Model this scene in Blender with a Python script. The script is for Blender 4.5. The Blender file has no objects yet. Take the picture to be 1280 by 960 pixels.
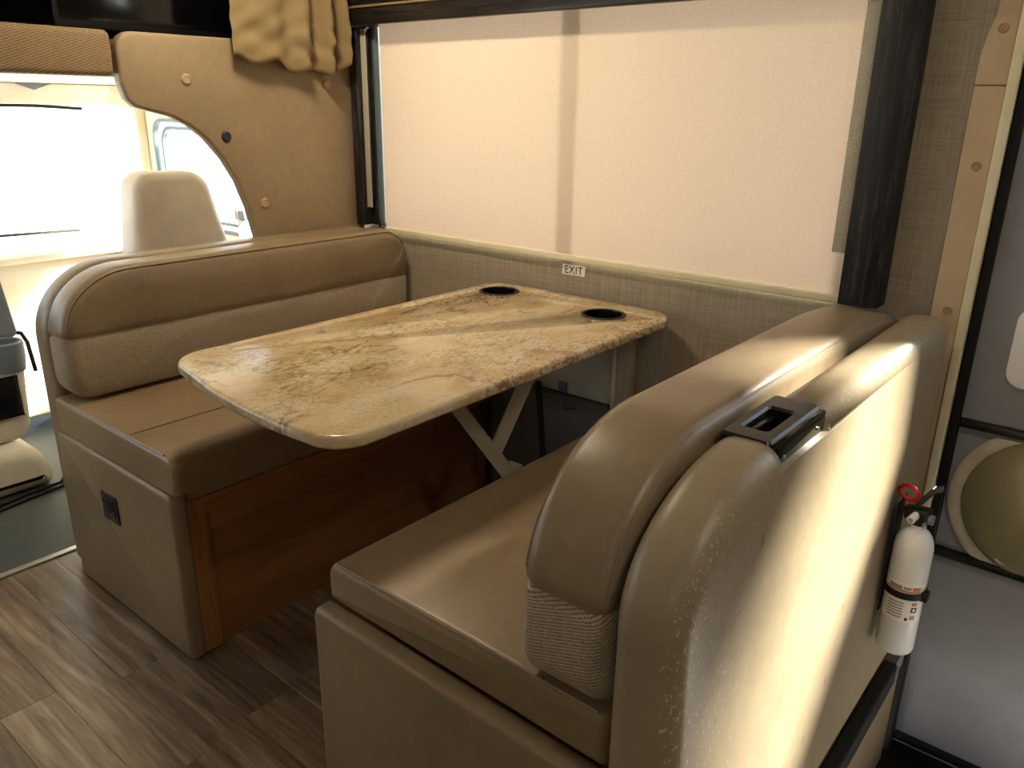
import bpy, bmesh, math, random
from mathutils import Vector, Matrix
random.seed(7)
S = bpy.context.scene
COL = S.collection

# ------------------------------------------------------------------ camera
def setup_camera():
    yaw, pitch, roll, f = .68629, -.33592, .01446, 995.78
    fw = Vector((-math.sin(yaw)*math.cos(pitch), math.cos(yaw)*math.cos(pitch), math.sin(pitch)))
    r = Vector((math.cos(yaw), math.sin(yaw), 0)); u = r.cross(fw)
    r2 = r*math.cos(roll)+u*math.sin(roll); u2 = -r*math.sin(roll)+u*math.cos(roll)
    cd = bpy.data.cameras.new('camera'); co = bpy.data.objects.new('camera', cd); COL.objects.link(co)
    cd.sensor_width = 36; cd.lens = 36*f/1280; cd.clip_start = .02
    m = Matrix((r2, u2, -fw)).transposed().to_4x4(); m.translation = (0.6801, -1.94702, 1.27101)
    co.matrix_world = m; S.camera = co
setup_camera()
# ------------------------------------------------------------------ sky, sun, exposure
W = bpy.data.worlds.new('sky'); S.world = W; W.use_nodes = True
W.node_tree.nodes['Background'].inputs[0].default_value = (.80, .90, 1, 1)
W.node_tree.nodes['Background'].inputs[1].default_value = 3.6
sd = bpy.data.lights.new('sun', 'SUN'); sd.energy = 50; sd.angle = math.radians(11); sd.color = (1, .95, .84)
so = bpy.data.objects.new('sun', sd); COL.objects.link(so)
so.rotation_euler = Vector((-.60, -1, -1.0)).to_track_quat('-Z', 'Y').to_euler()
vs = S.view_settings
vs.view_transform = 'Standard'; vs.look = 'None'; vs.gamma = 1; vs.exposure = 0.0; vs.use_curve_mapping = False

# ------------------------------------------------------------------ materials
def srgb(r, g, b):
    def c(v):
        v /= 255
        return v/12.92 if v <= .04045 else ((v+.055)/1.055)**2.4
    return (c(r), c(g), c(b), 1)
class NT:
    def __init__(s, name):
        s.m = bpy.data.materials.new(name); s.m.use_nodes = True; s.t = s.m.node_tree
        s.b = s.t.nodes['Principled BSDF']
    def n(s, typ, **kw):
        o = s.t.nodes.new(typ)
        for k, v in kw.items(): setattr(o, k, v)
        return o
    def l(s, a, b): s.t.links.new(a, b)
    def coord(s, scale=(1, 1, 1), kind='Object'):
        tc = s.n('ShaderNodeTexCoord'); mp = s.n('ShaderNodeMapping'); mp.inputs['Scale'].default_value = scale
        s.l(tc.outputs[kind], mp.inputs['Vector']); return mp.outputs['Vector']
    def noise(s, vec, scale, detail=4, rough=.55, dist=0):
        o = s.n('ShaderNodeTexNoise'); s.l(vec, o.inputs['Vector'])
        o.inputs['Scale'].default_value = scale; o.inputs['Detail'].default_value = detail
        o.inputs['Roughness'].default_value = rough; o.inputs['Distortion'].default_value = dist
        return o.outputs['Fac']
    def wave(s, vec, scale, axis='X', dist=0):
        o = s.n('ShaderNodeTexWave', bands_direction=axis); s.l(vec, o.inputs['Vector'])
        o.inputs['Scale'].default_value = scale; o.inputs['Distortion'].default_value = dist
        return o.outputs['Fac']
    def ramp(s, fac, stops, interp='LINEAR'):
        o = s.n('ShaderNodeValToRGB'); s.l(fac, o.inputs['Fac']); o.color_ramp.interpolation = interp
        e = o.color_ramp.elements
        while len(e) < len(stops): e.new(.5)
        for x, (p, c) in zip(e, stops): x.position = p; x.color = c if len(c) == 4 else (*c, 1)
        return o.outputs['Color']
    def mix(s, fac, a, b, mode='MIX'):
        o = s.n('ShaderNodeMix', data_type='RGBA', blend_type=mode)
        for sock, v in ((o.inputs[0], fac), (o.inputs[6], a), (o.inputs[7], b)):
            if hasattr(v, 'links') or isinstance(v, bpy.types.NodeSocket): s.l(v, sock)
            else: sock.default_value = v
        return o.outputs[2]
    def math(s, op, a, b=0, c=0):
        o = s.n('ShaderNodeMath', operation=op)
        for sock, v in zip(o.inputs, (a, b, c)):
            if isinstance(v, bpy.types.NodeSocket): s.l(v, sock)
            else: sock.default_value = v
        return o.outputs[0]
    def bump(s, h, strength=.2, dist=.002):
        o = s.n('ShaderNodeBump'); s.l(h, o.inputs['Height']); o.inputs['Strength'].default_value = strength
        o.inputs['Distance'].default_value = dist; s.l(o.outputs[0], s.b.inputs['Normal'])
    def col(s, c):
        i = s.b.inputs['Base Color']
        if isinstance(c, bpy.types.NodeSocket): s.l(c, i)
        else: i.default_value = c
    def set(s, rough=.5, spec=.5, metal=0):
        s.b.inputs['Roughness'].default_value = rough; s.b.inputs['Specular IOR Level'].default_value = spec
        s.b.inputs['Metallic'].default_value = metal
WHITE = (1, 1, 1, 1); BLACK = (0, 0, 0, 1)
def plain(name, c, rough=.5, spec=.5, metal=0, var=.06, bump=0):
    t = NT(name); v = t.coord()
    f = t.noise(v, 14, 3)
    lo = tuple(x*(1-var) for x in c[:3]); hi = tuple(min(1, x*(1+var)) for x in c[:3])
    t.col(t.ramp(f, [(.3, lo), (.7, hi)])); t.set(rough, spec, metal)
    if bump: t.bump(t.noise(v, 350, 2), bump, .001)
    return t.m
def leather(name, c, rough=.38, worn=False):
    t = NT(name); v = t.coord()
    big = t.noise(v, 3.5, 4); fine = t.noise(v, 40, 3)
    d = tuple(x*.80 for x in c[:3]); h = tuple(x*1.16 for x in c[:3])
    base = t.mix(.25, t.ramp(big, [(.3, d), (.7, h)]), t.ramp(fine, [(.35, d), (.65, h)]))
    if worn:   # rubbed-through flecks and dark scuffs near the aisle end of the panel
        sp = t.n('ShaderNodeSeparateXYZ'); tc = t.n('ShaderNodeTexCoord'); t.l(tc.outputs['Object'], sp.inputs[0])
        my = t.math('SMOOTH_MIN', t.math('MULTIPLY_ADD', sp.outputs['Y'], -2.6, -2.25), 1, .1)   # toward aisle
        my = t.math('MAXIMUM', my, 0)
        rim = t.math('MAXIMUM', t.math('MULTIPLY_ADD', sp.outputs['Z'], 28, -22.9), 0)              # top rim
        wt = t.math('MINIMUM', t.math('MAXIMUM', my, rim), 1)
        xm = t.math('MINIMUM', t.math('MAXIMUM', t.math('MULTIPLY_ADD', sp.outputs['X'], 60, -19.5), 0), 1)
        fl = t.noise(t.coord((1.3, 2.4, 1.0)), 110, 3, .6)
        th = t.math('SUBTRACT', fl, t.math('MULTIPLY_ADD', t.math('MULTIPLY', wt, xm), -.175, .765))
        fle = t.math('MINIMUM', t.math('MAXIMUM', t.math('MULTIPLY', th, 40), 0), 1)
        base = t.mix(t.math('MULTIPLY', fle, .75), base, srgb(214, 204, 186))
        sc = t.noise(t.coord((1, 1, .35)), 46, 2, .5)
        sc = t.math('MINIMUM', t.math('MAXIMUM', t.math('MULTIPLY', t.math('SUBTRACT', sc, .735), 40), 0), 1)
        base = t.mix(t.math('MULTIPLY', sc, .65), base, srgb(60, 48, 34))
    t.col(base); t.set(rough, .5)
    g = t.n('ShaderNodeTexVoronoi', feature='DISTANCE_TO_EDGE'); t.l(v, g.inputs['Vector']); g.inputs['Scale'].default_value = 420
    t.bump(t.math('ADD', t.math('MULTIPLY', g.outputs['Distance'], .6), t.math('MULTIPLY', t.noise(v, 9, 2), 2.2)), .22, .002)
    return t.m
def tweed(name, dark, light, s=330):
    t = NT(name); sp = t.n('ShaderNodeSeparateXYZ'); t.l(t.coord(), sp.inputs[0])
    h = t.math('ADD', sp.outputs['X'], sp.outputs['Y'])
    a = t.math('SINE', t.math('MULTIPLY', t.math('ADD', sp.outputs['Z'], t.math('MULTIPLY', h, .55)), s*3.0))
    b = t.math('SINE', t.math('MULTIPLY', t.math('SUBTRACT', h, t.math('MULTIPLY', sp.outputs['Z'], .25)), s*3.0))
    w = t.math('MULTIPLY_ADD', t.math('MULTIPLY', a, b), .5, .5)
    w = t.math('ADD', t.math('MULTIPLY', w, .65), t.math('MULTIPLY', t.noise(t.coord(), 260, 2), .5))
    t.col(t.ramp(w, [(.22, dark), (.8, light)])); t.set(.85, .2); t.bump(w, .6, .003)
    return t.m
def wood(name, dark, mid, light, axis, rough=.35, rnd=False, scale=1.0):
    t = NT(name)
    sc = {'x': (1.1, 14, 14), 'y': (14, 1.1, 14), 'z': (14, 14, 1.1)}[axis]
    v = t.coord(sc)
    if rnd:
        oi = t.n('ShaderNodeObjectInfo'); ad = t.n('ShaderNodeVectorMath', operation='ADD')
        cm = t.n('ShaderNodeCombineXYZ'); k = t.math('MULTIPLY', oi.outputs['Random'], 90)
        for i in range(3): t.l(k, cm.inputs[i])
        t.l(v, ad.inputs[0]); t.l(cm.outputs[0], ad.inputs[1]); v = ad.outputs[0]
    g = t.noise(v, 2.2*scale, 6, .62, .7); g2 = t.noise(v, 9*scale, 4, .6)
    f = t.math('ADD', t.math('MULTIPLY', g, .75), t.math('MULTIPLY', g2, .25))
    c = t.ramp(f, [(.32, dark), (.5, mid), (.68, light)])
    if rnd:
        c = t.mix(1, c, t.ramp(oi.outputs['Random'], [(0, (.55, .50, .46)), (.35, (.85, .82, .8)), (.7, (1, .97, .93)), (1, (.98, .90, .80))]), 'MULTIPLY')
    t.col(c); t.set(rough, .45); t.bump(f, .15, .002)
    return t.m
def linen(name, lo, hi):
    t = NT(name)
    a = t.noise(t.coord((260, 8, 7)), 1, 3, .7); b = t.noise(t.coord((7, 8, 260)), 1, 3, .7)
    f = t.math('ADD', t.math('MULTIPLY', a, .55), t.math('MULTIPLY', b, .45))
    t.col(t.ramp(f, [(.36, lo), (.64, hi)])); t.set(.6, .3); t.bump(f, .15, .001)
    return t.m
def granite(name):
    t = NT(name); v = t.coord()
    w = t.coord((1.0, .65, 1))
    base = t.ramp(t.noise(w, 9, 6, .62, .5), [(.32, srgb(196, 164, 116)), (.5, srgb(216, 194, 154)), (.68, srgb(226, 212, 180))])
    rust = t.noise(w, 4.2, 5, .65, .8)
    base = t.mix(t.ramp(rust, [(.55, BLACK), (.72, (.5, .5, .5))]), base, srgb(176, 124, 62))
    fl = t.noise(t.coord((1.6, .7, 1)), 95, 5, .72); reg = t.noise(w, 5, 3, .6)
    sp = t.math('MULTIPLY', t.ramp(fl, [(.49, BLACK), (.60, WHITE)]), t.ramp(reg, [(.42, BLACK), (.60, WHITE)]))
    base = t.mix(t.math('MULTIPLY', sp, .78), base, srgb(104, 80, 58))
    gr = t.noise(v, 190, 3, .7); base = t.mix(t.ramp(gr, [(.40, (.25, .25, .25)), (.54, BLACK)]), base, srgb(140, 110, 74))
    # drifting brown veins
    vn = t.noise(t.coord((2.2, 1.0, 1)), 3.4, 5, .6, 1.2)
    ridge = t.math('ABSOLUTE', t.math('SUBTRACT', vn, .5))
    vm = t.math('MULTIPLY', t.ramp(ridge, [(0, WHITE), (.022, BLACK)]), t.ramp(t.noise(v, 6, 2), [(.47, BLACK), (.58, WHITE)]))
    base = t.mix(t.math('MULTIPLY', vm, .8), base, srgb(104, 78, 62))
    t.col(base); t.set(.2, .5)
    return t.m
def glass(name, tint, gl=.06):
    t = NT(name); out = t.t.nodes['Material Output']
    tr = t.n('ShaderNodeBsdfTransparent'); tr.inputs[0].default_value = tint
    g = t.n('ShaderNodeBsdfGlossy'); g.inputs['Roughness'].default_value = .03
    mx = t.n('ShaderNodeMixShader'); mx.inputs[0].default_value = gl
    t.l(tr.outputs[0], mx.inputs[1]); t.l(g.outputs[0], mx.inputs[2]); t.l(mx.outputs[0], out.inputs[0])
    return t.m
def shade_cloth(name):
    t = NT(name); out = t.t.nodes['Material Output']
    f = t.noise(t.coord((200, 10, 200)), 1, 2)
    c = t.ramp(f, [(.35, srgb(230, 210, 186)), (.65, srgb(240, 222, 200))])
    d = t.n('ShaderNodeBsdfDiffuse'); tr = t.n('ShaderNodeBsdfTranslucent')
    t.l(c, d.inputs[0]); tr.inputs[0].default_value = (.98, .68, .52, 1)
    mx = t.n('ShaderNodeMixShader'); mx.inputs[0].default_value = .062
    t.l(d.outputs[0], mx.inputs[1]); t.l(tr.outputs[0], mx.inputs[2]); t.l(mx.outputs[0], out.inputs[0])
    return t.m
def emitter(name, c, st):
    t = NT(name); t.b.inputs['Emission Color'].default_value = c; t.b.inputs['Emission Strength'].default_value = st
    t.col(WHITE); return t.m
M = dict(
    leather=leather('taupe_vinyl', srgb(140, 121, 95), .33),
    leather_seat=leather('taupe_vinyl_smooth', srgb(144, 123, 94), .33),
    worn=leather('worn_taupe_vinyl', srgb(152, 136, 110), .36, True),
    tweed=tweed('woven_tweed', srgb(84, 68, 50), srgb(198, 182, 158)),
    cherry=wood('cherry_wood', srgb(126, 82, 44), srgb(160, 108, 62), srgb(178, 126, 78), 'z', .4),
    cherry_h=wood('cherry_wood_horizontal', srgb(126, 82, 44), srgb(160, 108, 62), srgb(178, 126, 78), 'y', .4),
    cherry_panel=wood('cherry_panel', srgb(124, 82, 48), srgb(150, 102, 60), srgb(166, 116, 72), 'y', .4, scale=.6),
    plank=wood('vinyl_plank', srgb(78, 64, 52), srgb(138, 120, 100), srgb(184, 168, 147), 'x', .30, True),
    blackwood=wood('black_stained_wood', srgb(12, 11, 11), srgb(30, 28, 29), srgb(78, 75, 76), 'z', .6, scale=3.2),
    blackwood_h=wood('black_stained_wood_horizontal', srgb(14, 11, 10), srgb(32, 28, 26), srgb(64, 58, 54), 'x', .35, scale=2.5),
    linen=linen('linen_wallpaper', srgb(142, 130, 112), srgb(184, 172, 152)),
    granite=granite('granite_laminate'),
    glass=glass('tinted_glass', (.62, .66, .66, 1)), clear=glass('clear_glass', (.97, .98, .98, 1), .03),
    shade=shade_cloth('cream_shade_cloth'),
    bar_cream=plain('bright_cream_plastic', srgb(252, 240, 204), .4),
    cream=plain('cream_plastic', srgb(232, 220, 186), .4),
    beige_trim=plain('beige_trim_vinyl', srgb(198, 174, 140), .5, bump=.05),
    black=plain('black_plastic', srgb(16, 16, 17), .35), rubber=plain('black_rubber', srgb(20, 20, 20), .6, .3),
    gloss=plain('black_gloss', srgb(8, 8, 9), .12), wellblack=plain('cup_black', srgb(12, 11, 11), .3),
    paper=plain('white_label', srgb(250, 248, 246), .5, var=.02), ink=plain('black_ink', srgb(28, 26, 28), .6),
    pad=leather('beige_padded_vinyl', srgb(156, 136, 106), .5),
    btn=plain('beige_button', srgb(182, 156, 116), .4), btn_dark=plain('dark_button', srgb(38, 38, 46), .5),
    band=tweed('brown_tweed', srgb(92, 72, 50), srgb(168, 144, 112), 260),
    khaki=plain('khaki_curtain', srgb(150, 130, 94), .75, .2, var=.10, bump=.1),
    cab_cream=plain('cab_cream_plastic', srgb(226, 218, 198), .55), cab_seat=plain('cab_seat_vinyl', srgb(236, 222, 206), .5),
    cab_grey=plain('cab_grey_plastic', srgb(112, 122, 134), .5), mat=plain('dark_cab_mat', srgb(74, 80, 78), .6, bump=.2),
    alu=plain('aluminium', srgb(196, 192, 182), .35, .5, .6), frame_grey=plain('grey_rubber', srgb(96, 112, 118), .5),
    leg=plain('almond_painted_steel', srgb(188, 176, 150), .45), white=plain('white_enamel', srgb(242, 242, 244), .25, var=.02),
    panelwhite=plain('off_white_panel', srgb(200, 194, 178), .5), charcoal=plain('charcoal_carpet', srgb(104, 102, 102), .95, .1, bump=.5),
    door_grey=plain('grey_door_skin', srgb(150, 150, 156), .55, bump=.15), red=plain('red_plastic', srgb(196, 24, 34), .35),
    olive=plain('olive_plastic', srgb(146, 138, 106), .2), rim=plain('pale_rim', srgb(206, 196, 172), .5, var=.15),
    carpet=tweed('step_carpet', srgb(80, 66, 50), srgb(150, 130, 104), 420),
    ceiling=plain('ceiling_vinyl', srgb(222, 212, 192), .7), galley=plain('beige_wall_vinyl', srgb(176, 158, 128), .6),
    ground=plain('concrete_ground', srgb(196, 194, 188), .9, var=.1), dark=plain('dark_bunk_lining', srgb(70, 64, 58), .8),
    chrome=plain('bright_metal', srgb(200, 200, 200), .25, .5, 1), lamp=emitter('lamp_lens', (1, .80, .54, 1), 8),
    screw=plain('beige_screw_cap', srgb(172, 146, 112), .4), print_grey=plain('grey_print', srgb(158, 152, 146), .6),
    print_red=plain('red_print', srgb(206, 120, 84), .6),
)
blue_mull = plain('blue_grey_mullion', srgb(120, 140, 140), .5)
tape = tweed('black_white_tape', srgb(112, 106, 90), srgb(240, 232, 212), 420)

# ------------------------------------------------------------------ mesh helpers
def link(name, bm, mat, parent=None, smooth=35, loc=None):
    me = bpy.data.meshes.new(name)
    bmesh.ops.recalc_face_normals(bm, faces=bm.faces)
    bm.to_mesh(me); bm.free()
    if smooth:
        for p in me.polygons: p.use_smooth = len(p.vertices) <= 8
        me.set_sharp_from_angle(angle=math.radians(smooth))
    me.materials.append(M[mat] if isinstance(mat, str) else mat)
    o = bpy.data.objects.new(name, me); COL.objects.link(o)
    if parent: o.parent = parent; o.matrix_parent_inverse = Matrix.Translation(-parent.location)
    return o
def tag(o, label, cat, group=None, kind=None):
    o['label'] = label; o['category'] = cat
    if group: o['group'] = group
    if kind: o['kind'] = kind
    return o
def thing(name, loc, label, cat, group=None, kind=None):
    o = bpy.data.objects.new(name, None); COL.objects.link(o); o.location = loc; o.empty_display_size = .05
    return tag(o, label, cat, group, kind)
def struct(o, label, cat): return tag(o, label, cat, None, 'structure')
def mapax(axis, u, v, a): return {'x': (a, u, v), 'y': (u, a, v), 'z': (u, v, a)}[axis]
def rect(u0, u1, v0, v1): return [(u0, v0), (u1, v0), (u1, v1), (u0, v1)]
def rounded(pts, n=8):
    """pts: (u,v,r) or (u,v,r_prev,r_next): corners rounded with an elliptic arc"""
    out = []; N = len(pts)
    for i, p in enumerate(pts):
        c = Vector(p[:2]); rr = p[2:] or (0,); r1 = rr[0]; r2 = rr[-1]
        if r1 <= 0: out.append(tuple(c)); continue
        a = Vector(pts[i-1][:2])-c; b = Vector(pts[(i+1) % N][:2])-c
        A = c+a.normalized()*r1; B = c+b.normalized()*r2; O = A+B-c
        for k in range(n+1):
            t = k/n*math.pi/2
            out.append(tuple(O+(A-O)*math.cos(t)+(B-O)*math.sin(t)))
    return out
def area2(o): return sum(o[i-1][0]*o[i][1]-o[i][0]*o[i-1][1] for i in range(len(o)))
def inset(o, d):
    n = len(o); sg = 1 if area2(o) > 0 else -1; res = []
    for i in range(n):
        p, c, q = Vector(o[i-1]), Vector(o[i]), Vector(o[(i+1) % n])
        e1 = (c-p).normalized() if (c-p).length > 1e-9 else (q-c).normalized()
        e2 = (q-c).normalized() if (q-c).length > 1e-9 else e1
        n1 = Vector((-e1.y, e1.x))*sg; n2 = Vector((-e2.y, e2.x))*sg
        m = n1+n2; m = m/max(m.length_squared/2, .35) if m.length > 1e-6 else n1
        res.append(c+m*d)
    # where a corner is tighter than the inset the run of flipped edges collapses to the mitre point
    flip = [(res[(i+1) % n]-res[i]).dot(Vector(o[(i+1) % n])-Vector(o[i])) <= 1e-10 for i in range(n)]
    if any(flip) and not all(flip):
        st = next(i for i in range(n) if not flip[i]); i = 0
        while i < n:
            k = (st+i) % n
            if flip[k]:
                j = i
                while flip[(st+j) % n]: j += 1
                a0, a1 = res[(k-1) % n], res[k]; b0, b1 = res[(st+j) % n], res[(st+j+1) % n]
                d1, d2 = Vector(o[k])-Vector(o[k-1]), Vector(o[(st+j+1) % n])-Vector(o[(st+j) % n])
                den = d1.x*d2.y-d1.y*d2.x
                if abs(den) > 1e-9: w = b0-a1; X = a1+d1*((w.x*d2.y-w.y*d2.x)/den)
                else: X = (a1+b0)/2
                if (X-(a1+b0)/2).length > 4*abs(d): X = (a1+b0)/2
                for q in range(i, j+1): res[(st+q) % n] = X
                i = j
            i += 1
    return [tuple(p) for p in res]
def slab(bm, outline, axis, a0, a1, bev=0, seg=3, puff=0, bev1=None):
    """extrude a 2D outline along an axis with rounded edges and an optional crown"""
    if bev1 is None: bev1 = bev
    prof = []
    if bev > 0:
        for k in range(seg+1):
            t = k/seg*math.pi/2; prof.append((bev*(1-math.sin(t)), a0+bev*(1-math.cos(t))))
    else: prof.append((0, a0))
    if bev1 > 0:
        for k in range(seg+1):
            t = k/seg*math.pi/2; prof.append((bev1*(1-math.cos(t)), a1-bev1*(1-math.sin(t))))
    else: prof.append((0, a1))
    rings = []
    for d, a in prof:
        o = inset(outline, d) if d > 1e-7 else outline
        rings.append([bm.verts.new(mapax(axis, u, v, a)) for u, v in o])
    n = len(outline)
    for r0, r1 in zip(rings, rings[1:]):
        for i in range(n): bm.faces.new((r0[i], r0[(i+1) % n], r1[(i+1) % n], r1[i]))
    if not puff: bm.faces.new(rings[0][::-1]); bm.faces.new(rings[-1]); return
    cu = sum(u for u, v in outline)/n; cv = (min(v for u, v in outline)+max(v for u, v in outline))/2; cu = (min(u for u, v in outline)+max(u for u, v in outline))/2
    for ring, d, a, sgn in ((rings[0], prof[0][0], a0, -1), (rings[-1], prof[-1][0], a1, 1)):
        base = inset(outline, d); last = ring
        for k, h in ((.10, .45), (.25, .8), (.5, .95), (.8, 1)):
            nr = [bm.verts.new(mapax(axis, u+(cu-u)*k, v+(cv-v)*k, a+sgn*puff*h)) for u, v in base]
            for i in range(n): bm.faces.new((last[i], last[(i+1) % n], nr[(i+1) % n], nr[i]))
            last = nr
        c = bm.verts.new(mapax(axis, cu, cv, a+sgn*puff))
        for i in range(n): bm.faces.new((last[i], last[(i+1) % n], c))
def box(bm, x0, x1, y0, y1, z0, z1, bev=0, seg=2):
    slab(bm, rect(x0, x1, y0, y1) if not bev else rounded([(x0, y0, bev), (x1, y0, bev), (x1, y1, bev), (x0, y1, bev)], seg+1), 'z', z0, z1, bev, seg)
def B(): return bmesh.new()
def bxo(name, mat, parent, x0, x1, y0, y1, z0, z1, bev=.002, seg=2):
    bm = B(); box(bm, x0, x1, y0, y1, z0, z1, bev, seg); return link(name, bm, mat, parent)
def slabo(name, mat, parent, outline, axis, a0, a1, bev=.002, seg=2, puff=0, bev1=None):
    bm = B(); slab(bm, outline, axis, a0, a1, bev, seg, puff, bev1); return link(name, bm, mat, parent)
def lathe(bm, prof, c, n=32, axis='z'):
    """prof: (radius, height); closed at the ends when the radius is zero"""
    rings = []
    for r, h in prof:
        if r < 1e-6: rings.append([bm.verts.new(Vector(c)+Vector({'z': (0, 0, h), 'x': (h, 0, 0), 'y': (0, h, 0)}[axis]))]); continue
        ring = []
        for k in range(n):
            t = 2*math.pi*k/n; a, b = r*math.cos(t), r*math.sin(t)
            ring.append(bm.verts.new(Vector(c)+Vector({'z': (a, b, h), 'x': (h, a, b), 'y': (a, h, b)}[axis])))
        rings.append(ring)
    for r0, r1 in zip(rings, rings[1:]):
        for k in range(n):
            k2 = (k+1) % n
            if len(r0) == 1 and len(r1) == 1: continue
            if len(r0) == 1: bm.faces.new((r0[0], r1[k], r1[k2]))
            elif len(r1) == 1: bm.faces.new((r0[k], r0[k2], r1[0]))
            else: bm.faces.new((r0[k], r0[k2], r1[k2], r1[k]))
def latheo(name, mat, parent, prof, c, n=32, axis='z', smooth=40):
    bm = B(); lathe(bm, prof, c, n, axis); return link(name, bm, mat, parent, smooth)
def tube(bm, pts, r, n=8, flat=None):
    pts = [Vector(p) for p in pts]; rings = []
    for i, p in enumerate(pts):
        d = (pts[min(i+1, len(pts)-1)]-pts[max(i-1, 0)]).normalized()
        up = Vector((0, 0, 1)) if abs(d.z) < .9 else Vector((1, 0, 0))
        a = d.cross(up).normalized(); b = a.cross(d)
        ra, rb = (r, r) if flat is None else (r, flat)
        rings.append([bm.verts.new(p+a*ra*math.cos(2*math.pi*k/n)+b*rb*math.sin(2*math.pi*k/n)) for k in range(n)])
    for r0, r1 in zip(rings, rings[1:]):
        for k in range(n): bm.faces.new((r0[k], r0[(k+1) % n], r1[(k+1) % n], r1[k]))
    bm.faces.new(rings[0][::-1]); bm.faces.new(rings[-1])
def tubeo(name, mat, parent, pts, r, n=8, flat=None):
    bm = B(); tube(bm, pts, r, n, flat); return link(name, bm, mat, parent, 50)
def bar(bm, p0, p1, w, h, side=(0, 1, 0)):
    p0, p1 = Vector(p0), Vector(p1); d = (p1-p0).normalized(); a = (Vector(side)-d*Vector(side).dot(d)).normalized(); b = d.cross(a)
    vs_ = []
    for p in (p0, p1):
        vs_.append([bm.verts.new(p+a*sx*w/2+b*sy*h/2) for sx, sy in ((-1, -1), (1, -1), (1, 1), (-1, 1))])
    r0, r1 = vs_
    for k in range(4): bm.faces.new((r0[k], r0[(k+1) % 4], r1[(k+1) % 4], r1[k]))
    bm.faces.new(r0[::-1]); bm.faces.new(r1)
def baro(name, mat, parent, p0, p1, w, h, side=(0, 1, 0)):
    bm = B(); bar(bm, p0, p1, w, h, side); return link(name, bm, mat, parent, 30)

# ================================================================== the setting
NOTCH = (.388, 1.10, -.80)      # step well in the floor by the entry door: x0, x1, y0
def build_floor():
    out = [(-1.64, -2.4), (2.6, -2.4), (2.6, 0), (NOTCH[1], 0), (NOTCH[1], NOTCH[2]), (NOTCH[0], NOTCH[2]), (NOTCH[0], 0), (-1.64, 0)]
    fl = slabo('floor', 'charcoal', None, out, 'z', -.06, -.010, 0)
    struct(fl, 'brown wood-look plank floor of the motorhome', 'floor')
    w = .118; y = -2.4; i = 0
    while y < -.001:
        y1 = min(y+w, 0); x = -1.64-random.uniform(0, .9)
        while x < 2.6:
            x1 = x+1.05
            spans = [(max(x, -1.632), min(x1, 2.6))]
            if y1 > NOTCH[2]: spans = [(max(x, -1.632), min(x1, NOTCH[0]-.03)), (max(x, NOTCH[1]), min(x1, 2.6))]
            for a, b in spans:
                if b-a > .02:
                    bm = B(); box(bm, a+.0003, b-.0003, y+.0003, y1-.0003, -.0098, 0, .0006, 1); link('plank', bm, 'plank', fl)
            x = x1
        y += w; i += 1
    # threshold and cab floor
    cf = bxo('cab_floor', 'mat', None, -3.3, -1.665, -2.2, -.16, -.06, -.004); struct(cf, 'dark ribbed rubber floor mat of the driving cab', 'floor')
    st = bxo('trim_1', 'alu', None, -1.664, -1.641, -2.39, -.02, -.02, .004, .002); struct(st, 'pale metal threshold strip between plank floor and cab mat', 'trim')
    # step well
    sw = thing('step_well', (.74, -.4, -.34), 'dark entry step well with carpeted side below the door', 'step', None, 'structure')
    bxo('carpet_side', 'carpet', sw, NOTCH[0]-.012, NOTCH[0], NOTCH[2], -.03, -.34, -.062, .001)
    bxo('step_floor', 'rubber', sw, NOTCH[0]-.009, NOTCH[1], NOTCH[2], .049, -.3495, -.34, 0)
    bxo('riser', 'carpet', sw, NOTCH[0], NOTCH[1], NOTCH[2]-.012, NOTCH[2], -.34, -.062, .001)
    no = slabo('trim_2', 'rubber', None, rounded([(.366, .001, 0), (.366, .010, .004), (.397, .010, .008), (.397, -.045, .004), (.389, -.045, .0), (.389, .001, 0)], 4), 'y', NOTCH[2], -.115, .001, 1)
    struct(no, 'black rubber step nosing along the bottom of the seat back', 'trim')
build_floor()

def wall_with_holes(name, mat, x0, x1, z0, z1, y0, y1, holes):
    bm = B(); xs = sorted({x0, x1, *[h[0] for h in holes], *[h[1] for h in holes]}); zs = sorted({z0, z1, *[h[2] for h in holes], *[h[3] for h in holes]})
    solid = {}
    for i in range(len(xs)-1):
        for k in range(len(zs)-1):
            cx, cz = (xs[i]+xs[i+1])/2, (zs[k]+zs[k+1])/2
            solid[i, k] = not any(h[0] < cx < h[1] and h[2] < cz < h[3] for h in holes)
    V = {}
    def v(x, y, z):
        key = (round(x, 5), y, round(z, 5))
        if key not in V: V[key] = bm.verts.new((x, y, z))
        return V[key]
    for (i, k), s in solid.items():
        if not s: continue
        a, b, c, d = xs[i], xs[i+1], zs[k], zs[k+1]
        bm.faces.new((v(a, y0, c), v(b, y0, c), v(b, y0, d), v(a, y0, d))); bm.faces.new((v(a, y1, c), v(a, y1, d), v(b, y1, d), v(b, y1, c)))
        for (di, dk, q) in ((-1, 0, ((a, c), (a, d))), (1, 0, ((b, d), (b, c))), (0, -1, ((b, c), (a, c))), (0, 1, ((a, d), (b, d)))):
            if not solid.get((i+di, k+dk), False):
                (p, r), (p2, r2) = q; bm.faces.new((v(p, y0, r), v(p, y1, r), v(p2, y1, r2), v(p2, y0, r2)))
    return link(name, bm, mat, None, 0)
WX0, WX1, WZ0, WZ1 = -1.505, .125, .846, 1.598
wb = wall_with_holes('wall_back', 'linen', -1.70, 2.6, -.36, 2.06, 0, .05, [(WX0, WX1, WZ0, WZ1), (.378, 1.10, -.35, 1.93)])
struct(wb, 'taupe linen-textured vinyl wall below and beside the window', 'wall')
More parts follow.
